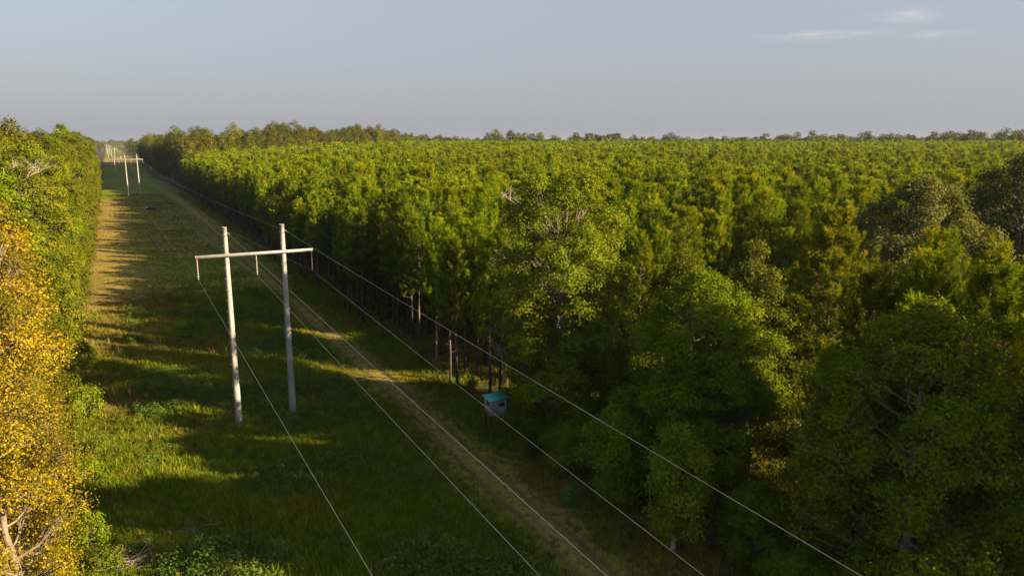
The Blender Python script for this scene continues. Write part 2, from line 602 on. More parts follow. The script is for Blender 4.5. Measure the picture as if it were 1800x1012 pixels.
def broadleaf(name, seed, H, R, cb, mat, nlobe=36, lobe_r=(.30, .46), ncl=42, nleaf=26, leaf=.22, prof='oval', cl_sig=.25,
              trunk_r=None, bark='bark', flat=.8, twig=.35, pale=0.0, sub_up=.45):
    rng = np.random.default_rng(seed)
    tx, ty = PROF[prof]
    ch = H - cb
    # lobes
    Lc, Lr = [], []
    for k in range(nlobe):
        t = (k + rng.uniform(0, 1)) / nlobe
        t = t ** .9
        rr = np.interp(t, tx, ty) * R
        lr = rng.uniform(*lobe_r) * R * (.75 + .35 * math.sin(math.pi * min(1, t + .1)))
        ang = k * 2.39996 + rng.uniform(-.6, .6)
        rad = max(0, rr - lr * .75) * rng.uniform(.62, 1.12)
        Lc.append((math.cos(ang) * rad, math.sin(ang) * rad, cb + t * ch - lr * .4 * (t > .75)))
        Lr.append(lr)
    Lc, Lr = np.array(Lc), np.array(Lr)
    Lc[:, 2] = np.minimum(Lc[:, 2], H - Lr * flat * .95)
    Lc[:, 2] = np.maximum(Lc[:, 2], cb * .6 + Lr * .35)
    # clusters on the shells of the lobes
    w = (Lr ** 2) / (Lr ** 2).mean()
    cnt = np.maximum(6, (ncl * w).astype(int))
    idx = np.repeat(np.arange(nlobe), cnt)
    n = len(idx)
    d = unit(rng.normal(size=(n, 3)) + np.array([0, 0, sub_up]))
    rad = rng.uniform(.25, 1, n) ** .40
    P = Lc[idx] + d * (Lr[idx] * rad)[:, None] * np.array([1, 1, flat])
    # thin out what lies deep inside a neighbour
    rel = np.linalg.norm((P[:, None] - Lc[None]) / np.array([1, 1, flat]), axis=2) / Lr[None]
    rel[np.arange(n), idx] = 9
    keep = rel.min(1) > .55
    P, d, idx = P[keep], d[keep], idx[keep]
    P[:, 2] = np.maximum(P[:, 2], .15)
    n = len(P)
    # leaves
    k = nleaf
    ci = np.repeat(np.arange(n), k)
    off = rng.normal(size=(n * k, 3)) * cl_sig
    off[:, 2] *= .7
    C = P[ci] + off
    C[:, 2] = np.maximum(C[:, 2], .05)
    out = unit(P - np.array([0, 0, cb + ch * .35]))
    nr = unit(.85 * d[ci] + .35 * out[ci] + np.array([0, 0, .35]) + .55 * rng.normal(size=(n * k, 3)))
    V, F = leaf_quads(C, nr, leaf, rng)
    lt = rng.uniform(.15, .75, nlobe)
    tint = np.clip(lt[idx][ci] * .55 + rng.uniform(0, .3, n)[ci] + rng.normal(0, .13, n * k) + .06, 0, 1)
    crown = mesh_np(name + '_crown', V, [F], mat, np.repeat(tint, 4))
    # wood
    mb = MB()
    tr = trunk_r or H * .017
    top = H - ch * .22
    nseg = 9
    tt = np.linspace(0, 1, nseg)
    sway = np.cumsum(rng.normal(0, .02 * H / nseg * 2, (nseg, 2)), 0)
    sway[0] = 0
    TP = np.stack([sway[:, 0], sway[:, 1], tt * top - .3 * (tt == 0)], 1)
    TR = tr * (1 - .82 * tt) + tr * .5 * np.exp(-tt * 14)
    mb.tube(TP, TR, 8, pale)
    for i in range(nlobe):
        z0 = max(cb * .55, min(top * .93, Lc[i, 2] - rng.uniform(.5, 1.3) * (np.hypot(Lc[i, 0], Lc[i, 1]) * .6 + .4)))
        z0 = max(z0, .4)
        b0 = np.array([np.interp(z0, TP[:, 2], TP[:, 0]), np.interp(z0, TP[:, 2], TP[:, 1]), z0])
        r0 = np.interp(z0, TP[:, 2], TR) * .42
        LP = limb(b0, Lc[i], rng)
        mb.tube(LP, np.linspace(r0, .035, len(LP)), 5, pale)
        own = np.where(idx == i)[0]
        for j in own[:max(1, int(len(own) * twig))]:
            s = LP[rng.integers(2, len(LP))]
            e = P[j]
            mb.tube(limb(s, e, rng, 3, 0, .08), [.03, .02, .008], 3, pale, False)
    wood = mb.mesh(name + '_trunk', M[bark], True)
    return {'trunk': wood, 'crown': crown, 'H': H, 'R': R}


def pine(name, seed, H, cbf, R, mat, whorl=.55, nb=5, shoots=5, needles=34, nl=.26, nw=.028, sl=.55, dead=10, conic=.75, rise=.35,
         trunk_r=None, orange=.0, clump=.0):
    rng = np.random.default_rng(seed)
    cb = H * cbf
    mb = MB()
    tr = trunk_r or H * .0095
    nz_ = 10
    zz = np.linspace(-.3, H * .985, nz_)
    sw = np.cumsum(rng.normal(0, .035, (nz_, 2)), 0)
    sw[0] = 0
    tt = np.clip(zz / H, 0, 1)
    TP = np.stack([sw[:, 0], sw[:, 1], zz], 1)
    TR = tr * (1 - .88 * tt) + tr * .35 * np.exp(-tt * 20)
    char = np.clip(1.0 - zz / (H * rng.uniform(.12, .42)), 0, 1) ** .6
    mb.tube(TP, TR, 7, char)

    def trunk_at(z):
        return np.array([np.interp(z, zz, sw[:, 0]), np.interp(z, zz, sw[:, 1]), z])
    # dead stubs below the crown
    for i in range(dead):
        z = rng.uniform(H * .16, cb + .1 * H)
        a = rng.uniform(0, 2 * math.pi)
        L = rng.uniform(.4, 1.5)
        e = trunk_at(z) + np.array([math.cos(a) * L, math.sin(a) * L, rng.uniform(-.25, .35) * L])
        mb.tube(limb(trunk_at(z), e, rng, 3, 0, .12), [.035, .022, .008], 3, 0.15, False)
        if rng.random() < .6:
            q = trunk_at(z) * .4 + e * .6
            mb.tube(np.stack([q, q + rng.normal(size=3) * .3]), [.016, .006], 3, .1, False)
    SP, SD, SL, ST = [], [], [], []
    z = cb
    while z < H - .25:
        t = (z - cb) / (H - cb)
        Lb = R * (min(1, .55 + t * 2.2) if t < .2 else 1) * (1 - t ** (1 / conic) * .93) + .12
        n_b = nb if t < .85 else max(3, nb - 1)
        a0 = rng.uniform(0, 6.28)
        for k in range(n_b):
            a = a0 + k * 2 * math.pi / n_b + rng.uniform(-.45, .45)
            L = Lb * rng.uniform(.62, 1.15)
            zb = z + rng.uniform(-.25, .25)
            s = trunk_at(zb)
            up = rise + .55 * t + rng.uniform(-.12, .15)
            dirh = np.array([math.cos(a), math.sin(a), 0])
            u = np.linspace(0, 1, 5)[:, None]
            BP = s + dirh * L * u + np.array([0, 0, 1]) * L * (up * u ** 1.7 + .05 * u)
            BP[1:] += rng.normal(0, .03 * L, (4, 3))
            mb.tube(BP, np.linspace(.016 + .012 * L, .008, 5), 4, 0.0, False)
            ns = max(2, int(round(shoots * (L / R + .25))))
            for j in range(ns):
                uu = 1.0 if j == 0 else rng.uniform(.35, .98)
                b = np.array([np.interp(uu, u[:, 0], BP[:, c]) for c in range(3)])
                side = np.cross(dirh, (0, 0, 1)) * rng.choice((-1, 1))
                sd = unit(dirh * rng.uniform(.15, .7) + side * rng.uniform(.0, .6) * (j > 0) + np.array([0, 0, rng.uniform(.7, 1.4)]))
                off = side * (rng.uniform(.05, .32) * L * .45 if j else 0)
                p = b + off + np.array([0, 0, .1 * L * (j > 0)])
                if j and L > .9:
                    mb.tube(np.stack([b, p]), [.012, .007], 3, 0, False)
                SP.append(p)
                SD.append(sd)
                SL.append(sl * rng.uniform(.7, 1.35) * (.7 if t > .9 else 1))
                ST.append(t)
        z += whorl * rng.uniform(.8, 1.2) * (1 - .35 * t)
    # leader
    for j in range(3):
        SP.append(trunk_at(H * .97) + rng.normal(0, .06, 3))
        SD.append(unit(np.array([rng.normal(0, .25), rng.normal(0, .25), 1.])))
        SL.append(sl * 1.3)
        ST.append(1)
    SP, SD, SL, ST = map(np.array, (SP, SD, SL, ST))
    n = len(SP)
    k = needles
    si = np.repeat(np.arange(n), k)
    u = rng.uniform(0, 1, n * k)
    base = SP[si] + SD[si] * (SL[si] * (u - .15))[:, None]
    rnd = rng.normal(size=(n * k, 3))
    perp = unit(rnd - (rnd * SD[si]).sum(1, keepdims=True) * SD[si])
    fw = .35 + .9 * u ** 2
    nd = unit(perp + SD[si] * fw[:, None] + np.array([0, 0, .10]))
    ln = nl * rng.uniform(.75, 1.2, n * k)[:, None]
    wd = unit(np.cross(nd, rng.normal(size=(n * k, 3)))) * nw
    tip = base + nd * ln
    V = np.stack([base - wd * .5, base + wd * .5, tip + wd * .2, tip - wd * .2], 1).reshape(-1, 3)
    F = np.arange(4 * n * k).reshape(-1, 4)
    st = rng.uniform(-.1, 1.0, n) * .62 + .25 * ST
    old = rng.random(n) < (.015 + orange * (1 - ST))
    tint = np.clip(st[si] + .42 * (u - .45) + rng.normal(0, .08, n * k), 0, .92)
    tint = np.where(old[si], rng.uniform(.9, 1, n * k), tint)
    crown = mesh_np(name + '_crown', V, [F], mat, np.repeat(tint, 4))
    wood = mb.mesh(name + '_trunk', M['bark_pine'], True)
    return {'trunk': wood, 'crown': crown, 'H': H, 'R': R}


def snag(name, seed, H, spread):
    rng = np.random.default_rng(seed)
    mb = MB()
    tr = H * .011
    zz = np.linspace(-.3, H * .86, 9)
    sw = np.cumsum(rng.normal(0, .12, (9, 2)), 0)
    sw[0] = 0
    TP = np.stack([sw[:, 0], sw[:, 1], zz], 1)
    mb.tube(TP, np.linspace(tr, tr * .25, 9), 7, .5)

    def grow(p, d, L, r, lev):
        e = p + d * L
        P = limb(p, e, rng, 5, -.05, .08)
        mb.tube(P, np.linspace(r, r * .45, 5), 4, .5, False)
        if lev == 0:
            return
        for j in range(3 if lev > 1 else 4):
            q = P[rng.integers(2, 5)]
            nd = unit(d + rng.normal(0, .62, 3) + np.array([0, 0, .18]))
            grow(q, nd, L * rng.uniform(.45, .7), r * .5, lev - 1)
    for i in range(11):
        z = rng.uniform(.5, .86) * H
        a = i * 2.4 + rng.uniform(-.4, .4)
        s = np.array([np.interp(z, zz, sw[:, 0]), np.interp(z, zz, sw[:, 1]), z])
        d = unit(np.array([math.cos(a), math.sin(a), rng.uniform(.35, 1.1)]))
        grow(s, d, spread * rng.uniform(.6, 1.1), tr * .36, 3)
    return {'trunk': mb.mesh(name + '_trunk', M['bark_pale'], True), 'H': H, 'R': spread}


def plant(tpl, name, label, cat, x, y, rz=None, s=1.0, group=None, tilt=None, rng=RNG):
    rz = rng.uniform(0, 6.28) if rz is None else rz
    tilt = rng.normal(0, .018, 2) if tilt is None else tilt
    t = thing(name, label, cat, (x, y, tz(x, y)), rz, group, s, tilt)
    for part in ('trunk', 'crown'):
        if part in tpl:
            ob(part, tpl[part], t)
    return t


def scatter(name, pts, rot, scl, idx, templates, kind='stuff', label=None, cat=None):
    """one object whose points carry instances (geometry nodes); templates: list of lists of meshes"""
    me = bpy.data.meshes.new(name)
    me.vertices.add(len(pts))
    me.vertices.foreach_set('co', np.asarray(pts, np.float32).ravel())
    for nm, ty, val in (('rot', 'FLOAT_VECTOR', rot), ('scl', 'FLOAT_VECTOR', scl)):
        a = me.attributes.new(nm, ty, 'POINT')
        a.data.foreach_set('vector', np.asarray(val, np.float32).ravel())
    a = me.attributes.new('idx', 'INT', 'POINT')
    a.data.foreach_set('value', np.asarray(idx, np.int32))
    o = ob(name, me)
    coll = bpy.data.collections.new(name + '_kinds')
    for i, t in enumerate(templates):
        c = bpy.data.objects.new('%s_kind_%02d' % (name, i), t)
        coll.objects.link(c)
    ng = bpy.data.node_groups.new(name + '_scatter', 'GeometryNodeTree')
    ng.interface.new_socket('Geometry', in_out='INPUT', socket_type='NodeSocketGeometry')
    ng.interface.new_socket('Geometry', in_out='OUTPUT', socket_type='NodeSocketGeometry')
    N, L = ng.nodes.new, ng.links.new
    gi, go = N('NodeGroupInput'), N('NodeGroupOutput')
    ci = N('GeometryNodeCollectionInfo')
    ci.inputs['Collection'].default_value = coll
    ci.inputs['Separate Children'].default_value = True
    ci.inputs['Reset Children'].default_value = True
    ip = N('GeometryNodeInstanceOnPoints')
    ip.inputs['Pick Instance'].default_value = True

    def na(nm, ty):
        n = N('GeometryNodeInputNamedAttribute')
        n.data_type = ty
        n.inputs['Name'].default_value = nm
        return n.outputs['Attribute']
    L(gi.outputs[0], ip.inputs['Points'])
    L(ci.outputs[0], ip.inputs['Instance'])
    L(na('idx', 'INT'), ip.inputs['Instance Index'])
    L(na('rot', 'FLOAT_VECTOR'), ip.inputs['Rotation'])
    L(na('scl', 'FLOAT_VECTOR'), ip.inputs['Scale'])
    L(ip.outputs[0], go.inputs[0])
    md = o.modifiers.new('scatter', 'NODES')
    md.node_group = ng
    return tag(o, label, cat, None, kind)


def joined(tpl, name):
    """trunk + crown of a template in one mesh, for scatters"""
    out = []
    vs_, fq, ft, tn, mi, off = [], [], [], [], [], 0
    me = bpy.data.meshes.new(name)
    V, loops, tot, tint, midx = [], [], [], [], []
    for q, part in enumerate(('trunk', 'crown')):
        m = tpl[part]
        nv, nl, npl = len(m.vertices), len(m.loops), len(m.polygons)
        a = np.empty(nv * 3, np.float32)
        m.vertices.foreach_get('co', a)
        V.append(a)
        b = np.empty(nl, np.int32)
        m.loops.foreach_get('vertex_index', b)
        loops.append(b + off)
        c = np.empty(npl, np.int32)
        m.polygons.foreach_get('loop_total', c)
        tot.append(c)
        d = np.empty(nv, np.float32)
        m.attributes['tint'].data.foreach_get('value', d)
        tint.append(d)
        midx.append(np.full(npl, q, np.int32))
        off += nv
        me.materials.append(m.materials[0])
    V, loops, tot, tint, midx = map(np.concatenate, (V, loops, tot, tint, midx))
    me.vertices.add(len(V) // 3)
    me.vertices.foreach_set('co', V)
    me.loops.add(len(loops))
    me.loops.foreach_set('vertex_index', loops)
    me.polygons.add(len(tot))
    me.polygons.foreach_set('loop_start', np.concatenate([[0], np.cumsum(tot)[:-1]]).astype(np.int32))
    me.polygons.foreach_set('material_index', midx)
    at = me.attributes.new('tint', 'FLOAT', 'POINT')
    at.data.foreach_set('value', tint)
    me.update(calc_edges=True)
    return me


def to_px(x, y, z):
    """photograph pixel (1800 wide) and depth, used only to choose what is in view"""
    x, y, z = np.asarray(x, float), np.asarray(y, float), np.asarray(z, float) - H_CAM
    c, s = math.cos(-YAW), math.sin(-YAW)
    r, f = x * c + y * s, -x * s + y * c
    F = f * math.cos(PITCH) - z * math.sin(PITCH)
    U = f * math.sin(PITCH) + z * math.cos(PITCH)
    F = np.where(F < .5, .5, F)
    return 900 + 1300 * r / F, 506 - 1300 * U / F, F


# ------------------------------------------------------------------ templates
PH = [pine('plantation_pine%d' % i, 100 + i, 16.2 + .35 * (i % 3), .34 + .03 * (i % 4), 1.80 + .15 * (i % 3), M['pine'],
           whorl=.68, nb=5, shoots=4, needles=60, nl=.275, nw=.037, sl=.84, dead=9, orange=(.0, .01, .08, .0, .02, .10, .01)[i]) for i in range(7)]
PM = [pine('mid_pine%d' % i, 130 + i, 16.3, .36, 1.75 + .1 * i, M['pine'], whorl=.8, nb=5, shoots=3, needles=24, nl=.33, nw=.08, sl=.92, dead=0,
           orange=(.01, .02, .08, .01, .03)[i]) for i in range(5)]
PL = [pine('far_pine%d' % i, 150 + i, 16.3, .5, 1.8, M['pine'], whorl=1.0, nb=4, shoots=2.4, needles=13, nl=.45, nw=.16, sl=1.1, dead=0) for i in range(3)]

ED = [broadleaf('edge_hardwood%d' % i, 200 + i, (22, 24, 20, 23)[i], (4.3, 4.6, 4.0, 4.8)[i], (.5, .8, .4, 3)[i],
                M[('oak_olive', 'oak_fresh', 'mixed', 'oak')[i]], nlobe=64, ncl=34, nleaf=26, leaf=.24, prof=('column', 'oval', 'column', 'oval')[i], lobe_r=(.22, .37)) for i in range(4)]
FW = [broadleaf('wood_tree%d' % i, 220 + i, (24, 26, 22, 25)[i], (4.6, 5.2, 4.6, 4.2)[i], (4, 7, 2, 9)[i], M['mixed'], nlobe=26, ncl=20, nleaf=12, leaf=.46,
                prof=('oval', 'high', 'dome', 'high')[i], cl_sig=.45, lobe_r=(.30, .48), twig=.1) for i in range(4)]
FF = [broadleaf('far_tree%d' % i, 240 + i, (19, 21, 17)[i], (5, 4.6, 5.5)[i], 3, M['mixed'], nlobe=14, ncl=12, nleaf=8, leaf=.95, prof='dome', cl_sig=.6, lobe_r=(.34, .55), twig=0) for i in range(3)]

# ------------------------------------------------------------------ foreground trees right of the clearing
tA = broadleaf('big_oak', 301, 21.5, 5.5, .8, M['oak'], nlobe=84, ncl=44, nleaf=32, leaf=.20, prof='column', lobe_r=(.19, .33))
plant(tA, 'oak_tree', 'tallest dense green oak standing right behind the teal-roofed blind', 'tree', 30.6, 48.6, 1.2, 1, tilt=(0, 0))
tB = broadleaf('lit_oak', 302, 15.8, 5.7, 1.5, M['oak_fresh'], nlobe=70, ncl=44, nleaf=32, leaf=.19, prof='dome', lobe_r=(.18, .31))
plant(tB, 'oak_tree', 'broad yellow-green lit hardwood right of the tallest oak', 'tree', 33.2, 35.8, .4, 1, tilt=(0, 0))
tB2 = broadleaf('side_oak', 303, 14.2, 3.6, 2.5, M['oak_olive'], nlobe=34, ncl=40, nleaf=34, leaf=.16, prof='oval', lobe_r=(.28, .44))
plant(tB2, 'oak_tree', 'narrow hardwood squeezed between the broad lit hardwood and the big old pine', 'tree', 38.6, 36.0, .9, 1, tilt=(0, 0))
PC = [pine('candle_pine%d' % i, 170 + i, 16.4, .30, 2.75 + .2 * i, M['pine'], whorl=.72, nb=5, shoots=5, needles=64, nl=.30, nw=.040, sl=.95, dead=8, rise=.5, conic=.85) for i in range(3)]
tD = pine('old_pine', 304, 19.6, .30, 4.9, M['pine_old'], whorl=.62, nb=6, shoots=9, needles=56, nl=.30, nw=.045, sl=.6, dead=16, conic=.9, rise=.12, trunk_r=.27, orange=.01)
plant(tD, 'pine_tree', 'large old pine with spreading olive-brown limbs right of the broad lit hardwood', 'tree', 43.2, 33.8, 2.1, .97, tilt=(0, 0))
tE = broadleaf('right_oak', 305, 16.4, 5.6, 1.0, M['oak'], nlobe=74, ncl=44, nleaf=32, leaf=.185, prof='dome', lobe_r=(.18, .31), pale=.5)
plant(tE, 'oak_tree', 'dark green hardwood with pale limbs filling the lower right corner', 'tree', 33.4, 20.6, .3, 1, tilt=(0, 0))
tE2 = broadleaf('corner_oak', 306, 13.8, 4.0, 1.0, M['oak_olive'], nlobe=38, ncl=40, nleaf=36, leaf=.15, prof='oval', pale=.6)
plant(tE2, 'oak_tree', 'olive hardwood with pale twigs cut by the right edge of the picture', 'tree', 37.4, 17.0, 2.0, 1, tilt=(0, 0))
tF = broadleaf('olive_oak', 307, 20.6, 8.2, 2.5, M['oak_dusty'], nlobe=70, ncl=38, nleaf=30, leaf=.28, prof='dome', lobe_r=(.15, .26), cl_sig=.34)
plant(tF, 'oak_tree', 'wide dusty olive oak rising above the pines at right', 'tree', 67.5, 43.5, 1.1, 1, tilt=(0, 0))
tG = broadleaf('dark_oak', 308, 22.4, 8.5, 2, M['oak_dark'], nlobe=56, ncl=34, nleaf=24, leaf=.30, prof='dome', lobe_r=(.18, .28), cl_sig=.38)
plant(tG, 'oak_tree', 'dark broad oak at the right edge behind the dusty olive oak', 'tree', 98, 50.5, 0, 1, tilt=(0, 0))
plant(tG, 'oak_tree', 'second dark oak, farther back at the right edge below the horizon', 'tree', 112, 53, 2.4, 1.0, tilt=(0, 0))
tI = broadleaf('amber_oak', 309, 15.3, 3.9, 3, M['oak_olive'], nlobe=32, ncl=40, nleaf=22, leaf=.22, prof='dome')
plant(tI, 'oak_tree', 'olive-gold hardwood top showing behind the broad lit hardwood', 'tree', 40.2, 45.4, 0, 1, tilt=(0, 0))
tI2 = broadleaf('gold_tree', 310, 16.2, 2.6, 4, M['fern'], nlobe=24, ncl=34, nleaf=18, leaf=.22, prof='oval')
plant(tI2, 'hardwood_tree', 'small yellow-green tree between the olive-gold hardwood and the big old pine', 'tree', 45.2, 42.6, 0, 1, tilt=(0, 0))
tE3 = broadleaf('back_hardwood', 313, 15.5, 3.8, 2, M['oak'], nlobe=34, ncl=38, nleaf=28, leaf=.18, prof='dome')
plant(tE3, 'oak_tree', 'low rounded hardwood between the corner hardwood and the short bare-trunked pine', 'tree', 36.6, 24.6, 0, .68, tilt=(0, 0))
tC = broadleaf('sapling', 311, 8.0, 2.2, 1.3, M['oak_fresh'], nlobe=22, ncl=34, nleaf=20, leaf=.17, prof='oval', pale=.8, cl_sig=.26)
plant(tC, 'sapling_tree', 'small light green tree with pale trunk below the broad lit hardwood', 'tree', 27.4, 30.8, 0, 1, tilt=(0, 0))
tC2 = broadleaf('bushy_sapling', 312, 6.8, 2.5, .4, M['oak_fresh'], nlobe=26, ncl=36, nleaf=22, leaf=.17, prof='dome', cl_sig=.26)
plant(tC2, 'sapling_tree', 'bushy bright green sapling at the foot of the tallest oak', 'tree', 28.2, 37.6, 0, 1, tilt=(0, 0))
tU = [broadleaf('understory%d' % i, 330 + i, (6.5, 8.5, 5)[i], (2.8, 3.0, 2.6)[i], .2, M[('oak', 'oak_olive', 'oak')[i]], nlobe=22, ncl=30, nleaf=28, leaf=.17, prof='dome') for i in range(3)]
for (x, y, k, s, lb) in [(33.6, 43.2, 1, 1.1, 'low dark hardwood between the tallest oak and the broad lit hardwood'),
                         (37, 40.5, 1, 1.2, 'low hardwood in deep shade behind the broad lit hardwood'),
                         (30.2, 27.2, 0, .8, 'low shaded bush right of the small pale-trunked tree'),
                         (34.5, 25.0, 2, .8, 'low shaded bush left of the big old pine trunk'),
                         (40.6, 33.2, 1, 1.0, 'low hardwood in shade at the foot of the big old pine'),
                         (42.0, 26.0, 1, 1.1, 'shaded hardwood right of the big old pine trunk'),
                         (28.6, 23.0, 2, .75, 'leafy bush at the bottom edge left of the corner hardwood'),
                         (27.6, 42.6, 2, .8, 'leafy bush below the teal-roofed blind'),
                         (48, 36.0, 1, 1.3, 'low hardwood under the candle-tipped pines at right'),
                         (46.5, 20.5, 1, 1.3, 'hardwood hidden low behind the corner hardwood')]:
    plant(tU[k], 'understory_tree', lb, 'tree', x, y, None, s, tilt=(0, 0))
for (x, y, k, s, lb) in [(45.5, 5.0, 1, 1.0, 'unseen tall fresh green hardwood, added for shade well right of the corner hardwoods'), (38.8, 9.6, 2, 1.1, 'unseen tall dense hardwood, added for shade immediately right of the corner hardwoods'),  # unseen trees right of the view, added to shade corner hardwoods and near field
                         (53.0, 12.5, 3, .9, 'unseen high-crowned hardwood, added for shade behind and right of the corner hardwoods')]:
    plant(ED[k], 'hardwood_tree', lb, 'tree', x, y, 1.0 + k, s, tilt=(0, 0))
tJ = snag('bleached_snag', 320, 21.0, 2.3)
plant(tJ, 'dead_tree', 'bleached bare dead tree behind the left shoulder of the tallest oak', 'dead tree', 32.3, 57.6, 3.4, 1, tilt=(0, 0))
tJ2 = snag('left_snag', 322, 25.0, 2.6)
plant(tJ2, 'dead_tree', 'bleached bare dead tree rising out of the left treeline', 'dead tree', -9.0, 84, 2.6, 1, tilt=(0, 0))
tK = snag('broken_snag', 323, 8.5, 1.2)
plant(tK, 'dead_tree', 'short broken dead trunk with twigs left of the tallest oak above the blind', 'dead tree', 28.9, 54.6, 1.6, 1, tilt=(.05, .03))
for (x, y, s, k, lb) in [(38.2, 29.0, .70, 2, 'short pine on a bare dark trunk standing in front of the big old pine'),
                         (39.4, 24.4, 1.07, 0, 'candle-tipped pine right beside the big old pine'),
                         (40.2, 21.8, 1.10, 3, 'middle one of the three tall candle-tipped pines below the dusty olive oak'),
                         (42.6, 20.3, 1.10, 4, 'rightmost tall candle-tipped pine at the right edge'),
                         (39.2, 18.4, .96, 1, 'lower pine top rising straight behind the corner hardwood'),
                         (37.4, 26.8, 1.0, 6, 'pine squeezed between the short bare-trunked pine and the candle-tipped pines'),
                         (36.4, 23.6, .95, 2, 'pine rising from behind the left shoulder of the corner hardwood'),
                         (54.6, 34.0, .98, 5, 'pine half hidden behind the candle-tipped pines'),
                         (56.0, 33.5, 1.02, 2, 'pine standing between the candle-tipped pines and the dusty olive oak'),
                         (60.0, 37.5, .98, 6, 'pine in front of the dusty olive oak')]:
    plant(PC[k % 3], 'pine_tree', lb, 'tree', x, y, None, (s, s, s), 'loose pines right of the big old pine')

# ------------------------------------------------------------------ treeline left of the clearing
tY = broadleaf('yellow_tree', 340, 21.5, 3.5, .8, M['yellow'], nlobe=58, ncl=42, nleaf=30, leaf=.14, prof='column', lobe_r=(.25, .4), twig=.8, pale=.1, cl_sig=.4, trunk_r=.2)
plant(tY, 'yellowing_tree', 'yellow and orange leaved hardwood at the lower left corner', 'tree', -6.3, 43.0, .5, 1, tilt=(0, 0))
ordin = ['first', 'second', 'third', 'fourth', 'fifth', 'sixth', 'seventh', 'eighth', 'ninth', 'tenth', 'eleventh', 'twelfth', 'thirteenth', 'fourteenth', 'fifteenth', 'sixteenth']
yy, k = 51.0, 0
rl = np.random.default_rng(5)
left_far = []
while yy < 440:
    t = ED[[0, 2, 0, 1, 3, 2, 0, 3][k % 8]]
    R = t['R']
    s = rl.uniform(.76, 1.10)
    x = -4.2 - R * s - rl.uniform(-.7, 1.2) - (yy > 250) * (yy - 250) * .005
    s = s * (1.0 + .10 * float(smooth(100, 190, yy)))
    if k < 16:
        lb = 'green hardwood in the left treeline, %s behind the yellow-leaved tree' % ordin[k]
        g = 'hardwoods along the left treeline'
    else:
        lb = 'distant hardwood along the far end of the left treeline'
        g = 'far hardwoods of the left treeline'
    plant(t, 'hardwood_tree', lb, 'tree', x, yy, None, s, g)
    yy += R * rl.uniform(1.15, 1.6)
    k += 1
plant(PH[1], 'pine_tree', 'bright green pine poking out of the left treeline', 'tree', -6.6, 131, None, (1.55, 1.55, 1.28))
# second and third rows behind
pts = []
for row, dx in enumerate((12, 18, 25, 33, 42, 52)):
    yy = 55 + row * 12
    while yy < 560:
        x = -4.5 - dx + rl.uniform(-1.5, 1.5) - max(0, yy - 250) * .005
        if x > -.125 * yy - 10:
            pts.append((x, yy))
        yy += rl.uniform(5, 8)
LEFT_BACK = np.array(pts)

# ------------------------------------------------------------------ pine plantation
def in_plantation(x, y):
    front = 27.9 + 5.0 * (fbm(y, y * 0, 17, 60) - .5) + np.where(y > 180, .012 * (y - 180), 0)
    a = (x > front) & (y > 55)
    # near corner given over to hardwoods
    a &= ~((x < 46) & (y < 56 - (x - 28) * .1))
    a &= y > 46 + np.maximum(0, x - 46) * .12
    a &= ~((x > 72) & (y < 36 + (x - 72) * .43))
    a &= np.hypot(x - 98, y - 50.5) > 8.5
    a &= np.hypot(x - 67.5, y - 43.5) > 7.5
    # edge of the tall wood behind
    a &= y < 382 + (x - 28) * 1.0
    a &= np.hypot(x, y) < 660
    return a


ORD = ordin + ['seventeenth', 'eighteenth', 'nineteenth', 'twentieth', 'twenty-first', 'twenty-second', 'twenty-third', 'twenty-fourth', 'twenty-fifth']
rp = np.random.default_rng(77)
gx = np.arange(27.8, 680, 3.1)
gy = np.arange(50, 680, 2.75)
GX, GY = np.meshgrid(gx, gy)
px = GX.ravel() + rp.normal(0, .38, GX.size)
py = GY.ravel() + rp.normal(0, .45, GX.size)
ok = in_plantation(px, py) & (rp.random(len(px)) > .10)
for lx, ly, hw in ((18.5, 76.5, 1.7), (20.0, 93.0, 1.2)):      # two gaps between the rows let streaks of sun reach the track
    ax_, ay_ = px - lx, py - ly
    al = ax_ * math.sin(SUN_AZ) + ay_ * math.cos(SUN_AZ)
    ac = ax_ * math.cos(SUN_AZ) - ay_ * math.sin(SUN_AZ)
    ok &= ~((np.abs(ac) < hw + .3) & (al > 17) & (al < 47))
u, v, dep = to_px(px, py, 14)
ok &= (u > -60) & (u < 1990)
px, py, u, v, dep = px[ok], py[ok], u[ok], v[ok], dep[ok]
dist = np.hypot(px, py)
hsc = rp.normal(1.0, .08, len(px)) * (.935 + .13 * fbm(px, py, 32, 70)) * (1 - np.interp(px, (28, 44), (.12, 0)) * smooth(85, 110, py) - .04 * (px < 33))
# the ones that show largest: near, in frame and not behind the foreground hardwoods
hidden = (u > 905) & (v > 300 + 0 * u) & (dist < 78) & (u < 1120) | (u > 1120) & (v > 440) | (u > 1520) & (v > 330) & (u < 1790)
score = dist + 400 * hidden + 400 * (u < 0) + 400 * (u > 1800)
order = np.argsort(score)
NEAR = order[:300]
REST = order[300:]
fr_n = 0
NEAR = NEAR[np.argsort(dist[NEAR])]
for n, i in enumerate(NEAR):
    kk = rp.integers(0, 7)
    t = PH[kk]
    front = px[i] < 30.6
    fr_n += bool(front)
    if front:
        lb, g = 'front row plantation pine with bare dark trunk, %s one counted back from the blind' % ORD[min(fr_n, len(ORD)) - 1], 'front row pines along the clearing'
    else:
        lb, g = 'young green pine within the near part of the dense plantation', 'near pines inside the plantation'
    if not front and kk in (2, 5):
        lb, g = 'plantation pine with browned orange needles low in its crown', 'browning pines inside the plantation'
    s = hsc[i]
    plant(t, 'pine_tree', lb, 'tree', float(px[i]), float(py[i]), None, (s * rp.uniform(.92, 1.12), s * rp.uniform(.92, 1.12), s), g, rp.normal(0, .012, 2))
tpl = [joined(t, 'pk%d' % i) for i, t in enumerate(PM + PL)]
d = dist[REST]
idx = np.where(d < 330, rp.integers(0, 5, len(d)), 5 + rp.integers(0, 3, len(d)))
